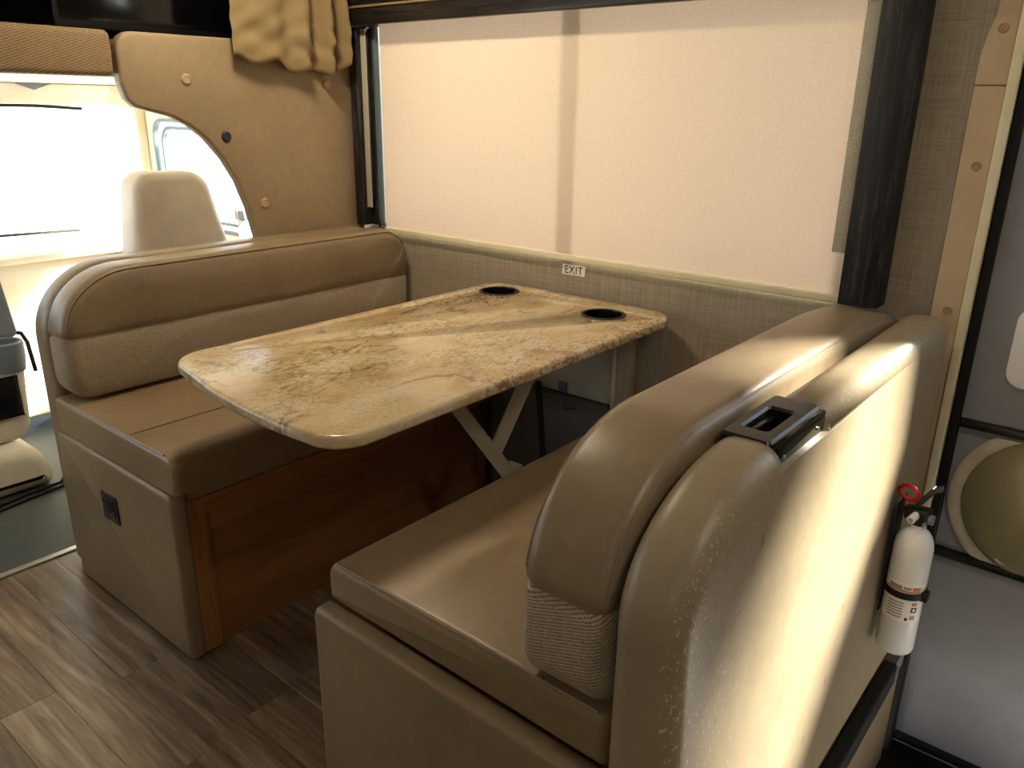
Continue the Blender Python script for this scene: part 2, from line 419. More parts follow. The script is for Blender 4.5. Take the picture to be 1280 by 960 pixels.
wf = wall_with_holes('wall_front', 'galley', -1.70, 2.6, -.06, 2.06, -2.45, -2.40, [(.35, 1.15, 1.04, 1.50)]); struct(wf, 'beige wall on the opposite side of the aisle', 'wall')
w4 = thing('window_4', (.75, -2.42, .98), 'added unseen window in the opposite wall, letting in cool daylight', 'window', None, 'structure')
def added_window():  # out-of-view window, added to bring cool daylight to the door side
    bm = B()
    for a, b, c, d in ((.35, .38, 1.04, 1.50), (1.12, 1.15, 1.04, 1.50), (.38, 1.12, 1.04, 1.07), (.38, 1.12, 1.47, 1.50)): box(bm, a, b, -2.44, -2.40, c, d)
    link('window_frame', bm, 'black', w4, 0)
    bxo('pane', 'glass', w4, .38, 1.12, -2.425, -2.421, 1.07, 1.47, 0)
added_window()
wr = bxo('wall_right', 'galley', None, 2.6, 2.65, -2.45, .05, -.06, 2.06); struct(wr, 'beige wall at the rear of the motorhome', 'wall')
ce = bxo('ceiling', 'ceiling', None, -1.70, 2.65, -2.45, .05, 2.06, 2.10); struct(ce, 'cream vinyl ceiling', 'ceiling')
gd = bxo('ground', 'ground', None, -40, 30, -30, 40, -.95, -.85); struct(gd, 'sunlit pale concrete ground outside', 'ground')

# window with glass, mullion and bezel
w1 = thing('window_1', (-.68, .02, .9), 'wide sliding window behind the cream roller shade', 'window', None, 'structure')
def build_window():
    bm = B(); o = rect(WX0, WX1, WZ0, WZ1)
    for a, b, c, d in ((WX0, WX0+.010, WZ0, WZ1), (WX1-.010, WX1, WZ0, WZ1), (WX0+.010, WX1-.010, WZ0, WZ0+.010), (WX0+.010, WX1-.010, WZ1-.010, WZ1)):
        box(bm, a, b, .018, .045, c, d)
    link('window_frame', bm, 'black', w1, 0)
    bxo('mullion', blue_mull, w1, -.712, -.662, .022, .04, WZ0+.010, WZ1-.010, .003)
    bxo('pane', 'glass', w1, WX0+.010, -.712, .028, .032, WZ0+.010, WZ1-.010, 0)
    bxo('pane', 'glass', w1, -.662, WX1-.010, .028, .032, WZ0+.010, WZ1-.010, 0)
build_window()

# beige jamb strip with screws
tr = thing('trim_3', (.335, -.004, .02), 'beige vertical trim strip with screw caps beside the door', 'trim', None, 'structure')
slabo('strip', 'beige_trim', tr, rounded([(.300, .012, .004), (.358, .012, .004), (.358, 1.322, .003), (.300, 1.322, .003)], 3), 'y', -.007, -.0005, .002)
slabo('strip', 'beige_trim', tr, rounded([(.300, 1.324, .003), (.358, 1.324, .003), (.358, 2.0, .003), (.318, 2.0, .003), (.318, 1.46, .03), (.300, 1.40, .03)], 3), 'y', -.007, -.0005, .002)
for z in (1.429, 1.165, .856, .607, .36, 1.70):
    latheo('screw_cap', 'screw', tr, [(0, -.0022), (.0042, -.0022), (.005, -.0008), (.0072, -.0015), (.0085, -.0022), (.0095, -.001), (.0098, .001)], (.332, -.0075, z), 20, 'y')
ct = bxo('trim_4', 'cream', None, .3585, .3775, -.014, .05, -.34, 2.04, .003); struct(ct, 'narrow cream edge strip along the black door seal', 'trim')

# entry door
def build_door():
    d = thing('door_1', (.74, .03, -.34), 'grey entry door with black frame and rails', 'door', None, 'structure')
    DW = (.60, 1.05, .98, 1.62)  # unseen window opening, placed and sized to throw the sun band on the seat back
    for a, b, c, e in ((.379, .398, -.345, 1.93), (1.08, 1.099, -.345, 1.93), (.398, 1.08, 1.90, 1.93)):
        bxo('door_frame', 'rubber', d, a, b, .002, .048, c, e, .003)
    y0, y1 = .026, .046
    for a, b, c, e in ((.398, DW[0], .612, 1.90), (DW[1], 1.08, .612, 1.90), (DW[0], DW[1], .612, DW[2]), (DW[0], DW[1], DW[3], 1.90)):
        bxo('door_skin', 'door_grey', d, a, b, y0, y1, c, e, 0)
    bxo('door_skin', 'door_grey', d, .398, 1.08, y0, y1, .28, .588, .001)
    bxo('door_skin', 'door_grey', d, .398, 1.08, y0, y1, -.285, .256, .001)
    bxo('kick_panel', 'rubber', d, .398, 1.08, y0+.004, y1, -.3395, -.30, .001)
    for z in (.600, .268, -.292):
        bxo('rail', 'black', d, .398, 1.08, .012, y1, z-.012, z+.012, .004)
        bxo('rail_lip', 'frame_grey', d, .400, 1.078, .010, .013, z-.0105, z-.007, .0008)
    bxo('pane', 'clear', d, DW[0], DW[1], .034, .038, DW[2], DW[3], 0)
    lp = slabo('latch_plate', 'white', d, rounded([(.464, .705, .035), (.60, .705, .035), (.60, .885, .035), (.464, .885, .035)], 6), 'y', .016, .026, .003)
    bxo('latch_lever', 'black', lp, .50, .585, .004, .016, .77, .82, .004)
    # round bowl on the middle panel, cut by the rails above and below
    C = (.60, .435); R = .196
    bm = B(); n = 56; rings = []
    prof = [(R, .026), (R, .018), (R-.006, .014), (R-.026, .013), (R-.030, .016)]
    def ring(r, y):
        return [bm.verts.new((C[0]+r*math.cos(2*math.pi*k/n), y, min(.587, max(.281, C[1]+r*math.sin(2*math.pi*k/n))))) for k in range(n)]
    rs = [ring(r, y) for r, y in prof]
    for a, b in zip(rs, rs[1:]):
        for k in range(n): bm.faces.new((a[k], a[(k+1) % n], b[(k+1) % n], b[k]))
    bw = link('bowl_rim', bm, 'rim', d, 40)
    bm = B(); r0 = R-.028
    rs = []
    for q in range(11):
        t = q/10*math.pi/2; r = r0*math.cos(t); y = .018-.055*math.sin(t)
        if q == 10: rs.append([bm.verts.new((C[0], y, C[1]))])
        else: rs.append([bm.verts.new((C[0]+r*math.cos(2*math.pi*k/n), y, min(.587, max(.281, C[1]+r*math.sin(2*math.pi*k/n))))) for k in range(n)])
    for a, b in zip(rs, rs[1:]):
        for k in range(n):
            bm.faces.new((a[k], a[(k+1) % n], b[0]) if len(b) == 1 else (a[k], a[(k+1) % n], b[(k+1) % n], b[k]))
    o = link('bowl', bm, 'olive', d, 60); o['label'] = 'shallow olive round bowl with pale rim'
build_door()

# cab divider: padded vinyl panel with a swooping cut-out
def build_divider():
    pts = rounded([(-.848, 1.447, .05), (-.02, 1.452, .01), (-.02, 0.0, .01), (-.43, 0.0, .01), (-.445, .70, 0), (-.472, .862, 0), (-.492, .952, 0), (-.522, 1.035, 0),
                   (-.562, 1.104, 0), (-.613, 1.165, 0), (-.662, 1.203, 0), (-.715, 1.229, 0), (-.775, 1.243, 0), (-.815, 1.253, 0), (-.838, 1.275, 0), (-.850, 1.318, 0)], 8)
    p = thing('wall_left', (-1.62, -.4, 0), 'beige padded vinyl divider with swooping cut-out into the cab', 'wall', None, 'structure')
    slabo('padded_panel', 'pad', p, pts, 'x', -1.640, -1.600, .010, 4)
    for y, z, m in ((-.658, 1.330, 'btn'), (-.549, 1.170, 'btn_dark'), (-.435, .964, 'btn'), (-.160, 1.331, 'btn')):
        latheo('button', m, p, [(.0165, -.0005), (.0155, .0035), (.011, .006), (.0095, .0045), (0, .004)], (-1.600, y, z), 20, 'x')
build_divider()

# ================================================================== cab
def build_cab():
    # shell of the driving cab
    side = wall_with_holes('wall_cab_side', 'cab_cream', -3.05, -1.665, -.06, 1.33, -.155, -.115, [(-2.80, -1.80, .76, 1.20)])
    struct(side, 'cream side wall of the cab around the passenger window', 'wall')
    w3 = thing('window_2', (-2.3, -.14, .76), 'passenger side window of the cab with grey rubber seal', 'window', None, 'structure')
    for k in range(2):
        q = .03*k
        bm = B(); o1 = rounded([(-2.80+q, .76+q, .05), (-1.80-q, .76+q, .05), (-1.80-q, 1.20-q, .05), (-2.80+q, 1.20-q, .07)], 6); o2 = inset(o1, .013)
        r = [[bm.verts.new((u, y, v)) for u, v in o] for o, y in ((o1, -.165+.02*k), (o2, -.165+.02*k), (o2, -.145+.02*k), (o1, -.145+.02*k))]
        for i in range(4):
            A, C_ = r[i], r[(i+1) % 4]
            for j in range(len(A)): bm.faces.new((A[j], A[(j+1) % len(A)], C_[(j+1) % len(A)], C_[j]))
        link('seal', bm, 'frame_grey', w3, 40)
    bxo('pane', 'clear', w3, -2.79, -1.81, -.137, -.133, .77, 1.19, 0)
    # far side wall of the cab
    s2 = wall_with_holes('wall_cab_far', 'cab_cream', -3.05, -1.665, -.06, 1.33, -2.24, -2.20, [(-2.85, -1.70, .70, 1.28)]); struct(s2, 'cream driver side wall of the cab', 'wall')
    w5 = thing('window_5', (-2.3, -2.22, .70), 'driver side window of the cab', 'window', None, 'structure')
    bxo('pane', 'clear', w5, -2.85, -1.70, -2.222, -2.218, .70, 1.28, 0)
    # windshield wall: header, pillars, dash
    bm = B()
    box(bm, -3.05, -2.86, -2.2, -.155, 1.245, 1.33, .01); box(bm, -3.0, -2.86, -.20, -.155, .70, 1.245, .01); box(bm, -3.0, -2.86, -2.2, -2.05, .70, 1.245, .01)
    wh = link('wall_cab_front', bm, 'cab_cream', None); struct(wh, 'cream header and pillars around the windshield', 'wall')
    w2 = thing('window_3', (-2.95, -1.2, .72), 'wide bright windshield of the driving cab', 'window', None, 'structure')
    bxo('pane', 'clear', w2, -2.945, -2.94, -2.05, -.20, .70, 1.245, 0)
    tubeo('seal', 'rubber', w2, [(-2.855, -2.05, 1.236), (-2.855, -1.2, 1.250), (-2.855, -.6, 1.246), (-2.855, -.42, 1.236)], .006)
    tubeo('wiper_arm', 'rubber', w2, [(-2.99, -1.2, .735), (-2.985, -.8, .745), (-2.99, -.45, .735)], .006)
    hl = slabo('cab_headliner', 'cab_cream', None, rounded([(-3.05, 1.331, 0), (-1.66, 1.331, 0), (-1.66, 1.40, 0), (-3.05, 1.40, 0)], 4), 'y', -2.24, -.115, 0); struct(hl, 'cream headliner under the overhead bunk', 'ceiling')
    vz = thing('sun_visor', (-2.7, -.9, 1.25), 'cream folded sun visor above the windshield', 'visor')
    slabo('visor_board', 'cab_seat', vz, rounded([(-1.15, 1.256, .02), (-.40, 1.252, .03), (-.36, 1.325, .01), (-1.15, 1.328, .01)], 4), 'x', -2.72, -2.70, .006)
    slabo('clip', 'cab_grey', vz, [(-.72, 1.327), (-.585, 1.327), (-.65, 1.303)], 'x', -2.699, -2.69, 0)
    ds = slabo('dashboard', 'cab_cream', None, rounded([(-2.99, .05, 0), (-2.70, .05, .02), (-2.74, .40, .03), (-2.66, .66, .03), (-2.70, .715, .03), (-2.99, .705, .0)], 5), 'y', -2.19, -.165, .004)
    tag(ds, 'cream dashboard below the windshield', 'dashboard')
    slabo('ledge', 'cab_cream', ds, rounded([(-2.73, .716, .004), (-2.64, .706, .01), (-2.64, .680, .01), (-2.73, .690, .004)], 4), 'y', -2.18, -.17, .003)
    # passenger seat
    ps = thing('cab_seat', (-2.05, -.57, 0), 'pale vinyl cab seat with tall headrest behind the dinette', 'seat')
    slabo('headrest', 'cab_seat', ps, rounded([(-.745, .66, .03), (-.36, .66, .03), (-.385, .79, .05), (-.452, 1.048, .06), (-.700, 1.052, .055), (-.730, .80, .05)], 8), 'x', -2.02, -1.90, .030, 5)
    slabo('seat_back', 'cab_seat', ps, rounded([(-.82, .40, .05), (-.34, .40, .05), (-.36, .655, .06), (-.80, .655, .06)], 6), 'x', -2.05, -1.90, .04, 4)
    slabo('seat_cushion', 'cab_seat', ps, rounded([(-.86, .26, .05), (-.34, .26, .05), (-.34, .395, .04), (-.86, .395, .04)], 6), 'x', -2.52, -1.93, .03, 4)
    bxo('seat_base', 'cab_cream', ps, -2.42, -1.95, -.82, -.40, -.004, .258, .01)
    sb = thing('seat_belt', (-1.78, -.19, .6), 'beige seat belt strap hanging beside the passenger window', 'seat belt')
    tubeo('strap', 'cab_seat', sb, [(-2.10, -.185, 1.00), (-2.105, -.20, .9), (-2.085, -.21, .75), (-2.09, -.21, .45)], .028, 8, .004)
    bxo('guide', 'cab_cream', sb, -2.14, -2.07, -.20, -.158, .99, 1.05, .01)
    bxo('buckle', 'cab_grey', sb, -2.13, -2.07, -.225, -.20, .84, .88, .006)
    # console with cup holder on the engine cover
    cs = thing('center_console', (-2.4, -1.25, 0), 'beige cab console with grey cup holder and black pocket', 'console')
    slabo('console_body', 'cab_cream', cs, rounded([(-1.62, .17, .03), (-1.035, .17, .05), (-1.01, .52, .03), (-1.62, .52, .03)], 6), 'x', -2.62, -2.20, .02, 4)
    slabo('engine_cover', 'cab_cream', cs, rounded([(-1.70, -.003, .02), (-.99, -.003, .05), (-1.04, .168, .08), (-1.66, .168, .08)], 6), 'x', -2.62, -2.14, .05, 5)
    cp = latheo('cup_holder', 'cab_grey', cs, [(.030, -.05), (.048, -.05), (.055, .0), (.055, .045), (.048, .050), (.042, .046), (.040, -.02), (0, -.02)], (-2.143, -1.085, .485), 28)
    bxo('pocket', 'black', cs, -2.2, -2.185, -1.5, -1.052, .26, .40, .012)
    slabo('grey_panel', 'cab_grey', cs, rounded([(-1.60, .5205, .01), (-1.012, .5205, .02), (-1.045, .82, .04), (-1.60, .82, .01)], 5), 'x', -2.29, -2.215, .012)
    tubeo('edge_gasket', 'rubber', cs, [(-2.30, -1.03, .527), (-2.24, -.998, .525), (-2.205, -.996, .50), (-2.19, -.992, .40)], .007)
    cb = thing('cable', (-2.1, -1.15, 0), 'black twin cable lying on the dark cab mat', 'cable')
    for off in (0, .035):
        tubeo('strand', 'rubber', cb, [(-2.00-off*.5, -1.45, .003), (-2.06-off, -1.25, .003), (-2.09-off, -1.12, .003), (-2.10-off, -1.0, .003), (-2.19-off, -.94, .003), (-2.32-off, -.90, .003)], .0055)
build_cab()

# overhead bunk: tweed edge, lining, television
ob = thing('overhead_bunk', (-2.4, -1.2, 1.34), 'overhead bunk platform with brown tweed front edge', 'bunk')
bxo('bunk_platform', 'dark', ob, -3.3, -1.70, -2.4, -.02, 1.401, 1.43, .002)
slabo('tweed_edge', 'band', ob, rounded([(-1.690, 1.332, .02), (-1.605, 1.332, .015), (-1.605, 1.447, .02), (-1.690, 1.447, .02)], 6), 'y', -2.39, -.858, .012, 3)
bxo('bunk_lining', 'dark', ob, -3.32, -3.3, -2.4, .0, 1.401, 2.06, .001)
bxo('bunk_lining', 'dark', ob, -3.3, -1.71, -.019, 0, 1.431, 2.06, .001)
bxo('bunk_lining', 'dark', ob, -3.3, -1.71, -2.42, -2.40, 1.401, 2.06, .001)
bxo('bunk_lining', 'dark', ob, -3.3, -1.71, -2.40, -.02, 2.04, 2.06, .001)
tv = thing('television', (-1.74, -.5, 1.46), 'black flat television above the cab divider behind the curtain', 'television')
slabo('casing', 'black', tv, rounded([(-.94, 1.455, .012), (-.06, 1.455, .012), (-.06, 1.96, .012), (-.94, 1.96, .012)], 4), 'x', -1.775, -1.735, .005)
bxo('screen', 'gloss', tv, -1.7355, -1.7335, -.925, -.075, 1.475, 1.945, .0005)

# ================================================================== dinette benches
def outline_back(y_end, z0, z1, ry, rz, rb, y_wall, rw):
    return rounded([(y_end, z0, rb), (y_wall, z0, rb*.6), (y_wall, z1, rw), (y_end, z1, ry, rz)], 14)
def split_cushion(name, parent_thing, outline, x0, x1, seam, front, bev=.028, puff=.008):
    """build the whole rounded cushion, then cut it at the seam into vinyl roll and tweed panel"""
    src = B(); slab(src, outline, 'x', x0, x1, bev, 5, puff)
    for dz in (-.012, -.005, 0, .005, .012):
        bmesh.ops.bisect_plane(src, geom=src.verts[:]+src.edges[:]+src.faces[:], plane_co=(0, 0, seam+dz), plane_no=(0, 0, 1))
    cx = (x0+x1)/2; ymid = sum(p[0] for p in outline)/len(outline)
    for v in src.verts:
        k = max(0, 1-abs(v.co.z-seam)/.012)
        if k > 0:
            v.co.x += (1 if v.co.x < cx else -1)*.006*k
            if v.co.y < ymid-.45: v.co.y += .005*k
    parts = []
    for nm, mat, up in (('vinyl_roll', 'leather', True), ('tweed_panel', 'tweed', False)):
        bm = src.copy()
        bad = [f for f in bm.faces if (f.calc_center_median().z > seam) != up]
        bmesh.ops.delete(bm, geom=bad, context='FACES')
        parts.append(link(nm, bm, mat, parent_thing, 40))
    src.free(); return parts
def piping(name, mat, parent, outline, axis, a, r=.0035, closed=True):
    pts = [Vector(mapax(axis, u, v, a)) for u, v in outline]
    if closed: pts.append(pts[0])
    return tubeo(name, mat, parent, pts, r, 6)

# ---- bench against the cab divider
def left_bench():
    b = thing('dinette_bench', (-1.24, -.6, 0), 'dinette bench with cherry wood front against the cab divider', 'bench')
    sh = outline_back(-1.185, .003, .868, .20, .19, .03, -.075, .06)
    slabo('back_shell', 'leather', b, sh, 'x', -1.585, -1.495, .028, 5)
    # side panel with latch recess
    sp = slabo('side_panel', 'leather', b, rounded([(-1.49, .004, .006), (-.902, .004, .008), (-.902, .440, .022), (-1.49, .440, .01)], 5), 'y', -1.205, -1.165, .012, 4)
    lt = slabo('latch', 'black', sp, rounded([(-1.262, .268, .006), (-1.178, .268, .006), (-1.178, .345, .006), (-1.262, .345, .006)], 3), 'y', -1.209, -1.203, .002)
    bxo('latch_cup', 'gloss', lt, -1.250, -1.190, -1.2105, -1.2085, .290, .334, .0008)
    # base carcass and cherry front
    bxo('base_box', 'cherry_panel', b, -1.49, -.936, -1.164, -.02, .02, .415, .001)
    bxo('front_panel', 'cherry_panel', b, -.936, -.924, -1.115, -.02, .002, .37, .001)
    bxo('stile', 'cherry', b, -.936, -.912, -1.164, -1.117, .002, .412, .002)
    bxo('top_rail', 'cherry_h', b, -.936, -.912, -1.116, -.02, .365, .412, .002)
    bxo('rail_bead', 'cherry_h', b, -.912, -.906, -1.150, -.02, .398, .412, .002)
    s = thing('seat_cushion', (-1.2, -.6, .42), 'taupe vinyl seat cushion on the wood-fronted bench', 'cushion', 'dinette seat cushions')
    so_ = rounded([(-1.489, .4165, .012), (-.893, .4165, .014), (-.882, .532, .035), (-1.489, .534, .012)], 6)
    bm = B(); slab(bm, so_, 'y', -1.197, -.02, .014, 4)
    for yy in (-1.163, -1.1645):
        bmesh.ops.bisect_plane(bm, geom=bm.verts[:]+bm.edges[:]+bm.faces[:], plane_co=(0, yy, 0), plane_no=(0, 1, 0))
    for v in bm.verts:
        if v.co.y < -1.1635 and v.co.z < .4425: v.co.z = .4425+(v.co.z-.4165)*.02
    link('cushion_pad', bm, 'leather_seat', s, 40)
    tubeo('piping', 'leather', s, [(-1.47, -1.190, .531), (-1.2, -1.191, .532), (-.93, -1.190, .531)], .0035, 6)
    tubeo('seam', 'leather', s, [(-1.095, -1.185, .5338), (-1.10, -.6, .5338), (-1.095, -.03, .5338)], .0022, 6)
    c = thing('back_cushion', (-1.43, -.6, .54), 'taupe vinyl back cushion with brown tweed lower half, against the cab divider', 'cushion', 'dinette back cushions')
    o = outline_back(-1.190, .538, .870, .19, .165, .06, -.022, .11)
    split_cushion('back', c, o, -1.487, -1.372, .705, 1, .03, .006)
    piping('piping', 'leather', c, [p for p in inset(o, .008) if p[1] > .715], 'x', -1.3785, .0018, False)
left_bench()

# ---- bench beside the entry door
def right_bench():
    b = thing('dinette_bench', (.0, -.6, 0), 'all-vinyl dinette bench with worn seat back beside the entry door', 'bench')
    sh = outline_back(-1.243, .004, .856, .24, .17, .04, -.035, .055)
    bm = B(); slab(bm, sh, 'x', .258, .353, .034, 7, .002)
    hx = .305
    for v in bm.verts:
        if v.co.x > hx: v.co.x += .016*(.85-v.co.z)/.85
    bs = link('back_shell', bm, 'worn', b, 40)
    cut = bxo('cutter', 'worn', None, .2635, .42, -.988, -.802, .8235, .95, 0)      # recess for the handle housing
    md = bs.modifiers.new('recess', 'BOOLEAN'); md.object = cut; md.operation = 'DIFFERENCE'; md.solver = 'EXACT'
    me = bpy.data.meshes.new_from_object(bs.evaluated_get(bpy.context.evaluated_depsgraph_get()))
    bs.modifiers.clear(); bs.data = me; bpy.data.objects.remove(cut); bs['label'] = 'scuffed glossy vinyl seat back'
    tubeo('seam', 'worn', b, [(.333+.016*(.85-z)/.85, y, z) for y, z in [p for p in inset(sh, .012) if p[1] > .1 and p[1] < .88 and not (p[0] > -.3 and p[1] < .6)][::-1]], .0022, 6)
    slabo('side_panel', 'leather', b, rounded([(-.328, .004, .006), (.251, .004, .006), (.251, .440, .008), (-.328, .452, .022)], 5), 'y', -1.256, -1.216, .012, 4)
    bxo('base_box', 'cherry_panel', b, -.295, .250, -1.215, -.02, .02, .425, .001)
    bxo('front_panel', 'cherry_panel', b, -.312, -.296, -1.215, -.02, .003, .425, .001)
    # black release handle let into the top of the seat back
    h = thing_part('handle_housing', b)
    s = thing('seat_cushion', (-.05, -.6, .43), 'taupe vinyl seat cushion on the bench beside the entry door', 'cushion', 'dinette seat cushions')
    o = rounded([(-.318, .453, .012), (.254, .441, .008), (.254, .526, .01), (-.318, .531, .030)], 6)
    slabo('cushion_pad', 'leather_seat', s, o, 'y', -1.226, -.022, .014, 4)
    tubeo('piping', 'leather', s, [(-.295, -1.220, .5285), (-.1, -1.2205, .5275), (.24, -1.220, .5245)], .0035, 6)
    c = thing('back_cushion', (.16, -.6, .5), 'taupe vinyl back cushion with grey tweed lower end, beside the entry door', 'cushion', 'dinette back cushions')
    o2 = rounded([(-1.236, .531, .045), (-.024, .531, .03), (-.024, .876, .072, .34), (-1.236, .876, .25, .20)], 14)
    split_cushion('back', c, o2, .112, .2525, .676, -1, .026, .003)
    for x in (.119, .2455):
        piping('piping', 'leather', c, [p for p in inset(o2, .0085) if p[1] > .685 and p[0] < -.06], 'x', x, .002, False)
def thing_part(name, parent):
    x0, x1, y0, y1, zt = .262, .334, -.990, -.800, .8585
    bm = B()
    # frame ring with a rectangular well
    o = rounded([(x0, y0, .008), (x1, y0, .008), (x1, y1, .008), (x0, y1, .008)], 4); i_ = rounded([(x0+.016, y0+.038, .004), (x1-.020, y0+.038, .004), (x1-.020, y1-.055, .004), (x0+.016, y1-.055, .004)], 4)
    rg = [[bm.verts.new((u, v, z)) for u, v in q] for q, z in ((o, zt-.034), (o, zt-.004), (inset(o, .003), zt), (inset(i_, -.003), zt), (i_, zt-.004), (i_, zt-.0325))]
    for a, c in zip(rg, rg[1:]):
        for k in range(len(a)): bm.faces.new((a[k], a[(k+1) % len(a)], c[(k+1) % len(a)], c[k]))
    bm.faces.new(rg[-1]); bm.faces.new(rg[0][::-1])
    h = link(name, bm, 'black', parent, 35); h['label'] = 'black plastic release handle'
    bxo('lever', 'gloss', h, x0+.018, x0+.030, y0+.043, y1-.060, zt-.031, zt-.010, .003)
    bxo('skirt', 'gloss', h, x1-.008, x1+.010, y0+.004, y1-.004, zt-.036, zt-.004, .003)
    for y in (y0+.03, y1-.03):
        latheo('screw', 'chrome', h, [(.0035, 0), (.003, .0018), (0, .002)], (x1+.010, y, zt-.026), 12, 'x')
    return h
right_bench()

# ================================================================== table
def build_table():
    t = thing('dinette_table', (-.63, -.6, 0), 'granite-patterned dinette table with two black cup holders', 'table')
    x0, x1 = -.965, -.308
    end = []
    N = 26
    # aisle end: a shallow bow between rounded corners
    o = rounded([(x0, -.022, .065), (x0, -1.135, .075), (-.60, -1.208, .15), (x1, -1.194, .07), (x1, -.022, .085)], 9)
    top = slabo('tabletop', 'granite', t, o, 'z', .714, .740, .009, 4)
    bxo('apron', 'black', t, x0+.10, x1-.10, -1.06, -.25, .684, .7135, .002)
    for cx, cy in ((-.857, -.138), (-.464, -.163)):
        bm = B(); lathe(bm, [(0, .66), (.0555, .66), (.0555, .80), (0, .80)], (cx, cy, 0), 40); cut = link('cutter', bm, 'granite', None)
        md = top.modifiers.new('hole', 'BOOLEAN'); md.object = cut; md.operation = 'DIFFERENCE'; md.solver = 'EXACT'
        me = bpy.data.meshes.new_from_object(top.evaluated_get(bpy.context.evaluated_depsgraph_get()))
        top.modifiers.clear(); top.data = me; bpy.data.objects.remove(cut)
        cup = latheo('cup_holder', 'wellblack', t, [(.0545, .7385), (.0615, .7403), (.0600, .7425), (.0560, .7432), (.0525, .7415), (.0515, .736)], (cx, cy, 0), 40)
        latheo('cup_well', 'wellblack', cup, [(.0515, .738), (.048, .670), (.044, .666), (0, .666)], (cx, cy, 0), 40)
    # folding steel support
    baro('leg_bar', 'leg', t, (-.66, -.66, .684), (-.50, -.50, .36), .022, .034, (1, -1, 0))
    baro('leg_bar', 'leg', t, (-.485, -.42, .684), (-.54, -.535, .415), .020, .032, (1, -1, 0))
    baro('gas_strut', 'rubber', t, (-.50, -.40, .60), (-.48, -.385, .30), .012, .012)
    baro('leg_post', 'leg', t, (-.50, -.50, .40), (-.50, -.50, .004), .03, .04)
    baro('foot', 'leg', t, (-.70, -.50, .006), (-.345, -.50, .006), .05, .011)
    baro('cross_rail', 'leg', t, (-.80, -.62, .678), (-.45, -.62, .678), .03, .012)
    # wall bracket
    wp = bxo('wall_plate', 'panelwhite', t, -.868, -.487, -.026, -.002, .425, .700, .003)
    bxo('wall_post', 'leg', t, -.486, -.447, -.040, -.002, .425, .700, .003)
    bxo('wall_post_edge', 'cream', wp, -.4995, -.4875, -.046, -.0265, .425, .700, .002)
    bxo('catch', 'cab_grey', wp, -.700, -.672, -.034, -.026, .43, .462, .002)
build_table()
lg = slabo('floor_box', 'charcoal', None, rounded([(-.868, .004, .005), (-.345, .004, .005), (-.345, .420, .01), (-.868, .420, .01)], 3), 'y', -.16, -.004, .006)
tag(lg, 'dark carpeted ledge under the table against the wall', 'ledge')
latheo('grommet', 'black', lg, [(.022, .0), (.020, .004), (0, .005)], (-.60, -.11, .4195), 20)

# ================================================================== window dressing
def build_shade():
    s = thing('roller_shade', (-.7, -.012, .84), 'cream translucent roller shade pulled down over the window', 'shade')
    bm = B(); n = 40
    for i in range(n+1):
        x = -1.494+1.603*i/n
        for k in range(9):
            bm.verts.new((x, -.0145+.0012*math.sin(i*.8)*math.sin(k*.9), .85+.73*k/8))
    bm.verts.ensure_lookup_table()
    for i in range(n):
        for k in range(8):
            a = i*9+k; bm.faces.new((bm.verts[a], bm.verts[a+9], bm.verts[a+10], bm.verts[a+1]))
    link('cloth', bm, 'shade', s, 60)
    slabo('bottom_bar', 'bar_cream', s, rounded([(-.020, .836, .004), (-.009, .836, .004), (-.009, .857, .004), (-.020, .857, .006)], 4), 'x', -1.497, .102, .003, 2)
    latheo('roller_tube', 'cream', s, [(0, -1.48), (.018, -1.48), (.018, .075), (0, .075)], (0, -.03, 1.572), 20, 'x')
    tg = bxo('tag', 'paper', s, -1.486, -1.462, -.0212, -.0198, .8395, .8465, .0003)
    for a, b_ in ((-1.4845, -1.4775), (-1.4765, -1.4725), (-1.4695, -1.4645)): bxo('print', 'ink', tg, a, b_, -.0217, -.0212, .8415, .8448, 0)
build_shade()
def build_valance():
    v = thing('window_valance', (-.7, -.04, .83), 'black stained wood valance framing the roller shade', 'valance')
    slabo('top_board', 'blackwood_h', v, rounded([(-.088, 1.512, .004), (-.066, 1.512, .004), (-.066, 1.562, .004), (-.088, 1.562, .004)], 3), 'x', -1.598, .205, .003)
    bxo('top_cap', 'blackwood_h', v, -1.598, .205, -.086, -.002, 1.602, 1.618, .003)
    bxo('upper_board', 'blackwood_h', v, -1.598, .205, -.084, -.066, 1.570, 1.6015, .002)
    bxo('cap_bead', 'khaki', v, -1.598, .19, -.092, -.066, 1.5625, 1.5695, .002)
    # side boards: left L-shaped leg and right deep leg
    bxo('side_board', 'blackwood', v, -1.594, -1.552, -.066, -.002, .862, 1.511, .004)
    bxo('side_board_foot', 'blackwood', v, -1.551, -1.512, -.030, -.002, .862, .95, .003)
    bxo('side_return', 'blackwood', v, -1.522, -1.510, -.034, -.002, .951, 1.511, .003)
    slabo('side_board', 'blackwood', v, rounded([(.112, -.066, .003), (.168, -.072, .004), (.198, -.052, .004), (.200, -.002, .002), (.112, -.002, .002)], 2), 'z', .846, 1.511, .004)
    bxo('edge_tape', tape, v, -1.550, -1.524, -.050, -.046, .925, 1.505, .001)
    bxo('edge_tape', tape, v, .078, .108, -.050, -.046, .962, 1.511, .001)
    bxo('guide_rail', 'frame_grey', v, -1.5085, -1.496, -.034, -.002, .868, 1.511, .002)
    bxo('tape_backing', 'blackwood', v, -1.551, -1.523, -.045, -.032, .951, 1.511, .001)
    bxo('tape_backing', 'blackwood', v, .100, .111, -.045, -.020, .962, 1.511, .001)
    bxo('cord_stop', 'black', v, -1.512, -1.500, -.036, -.031, .855, .885, .003)
build_valance()
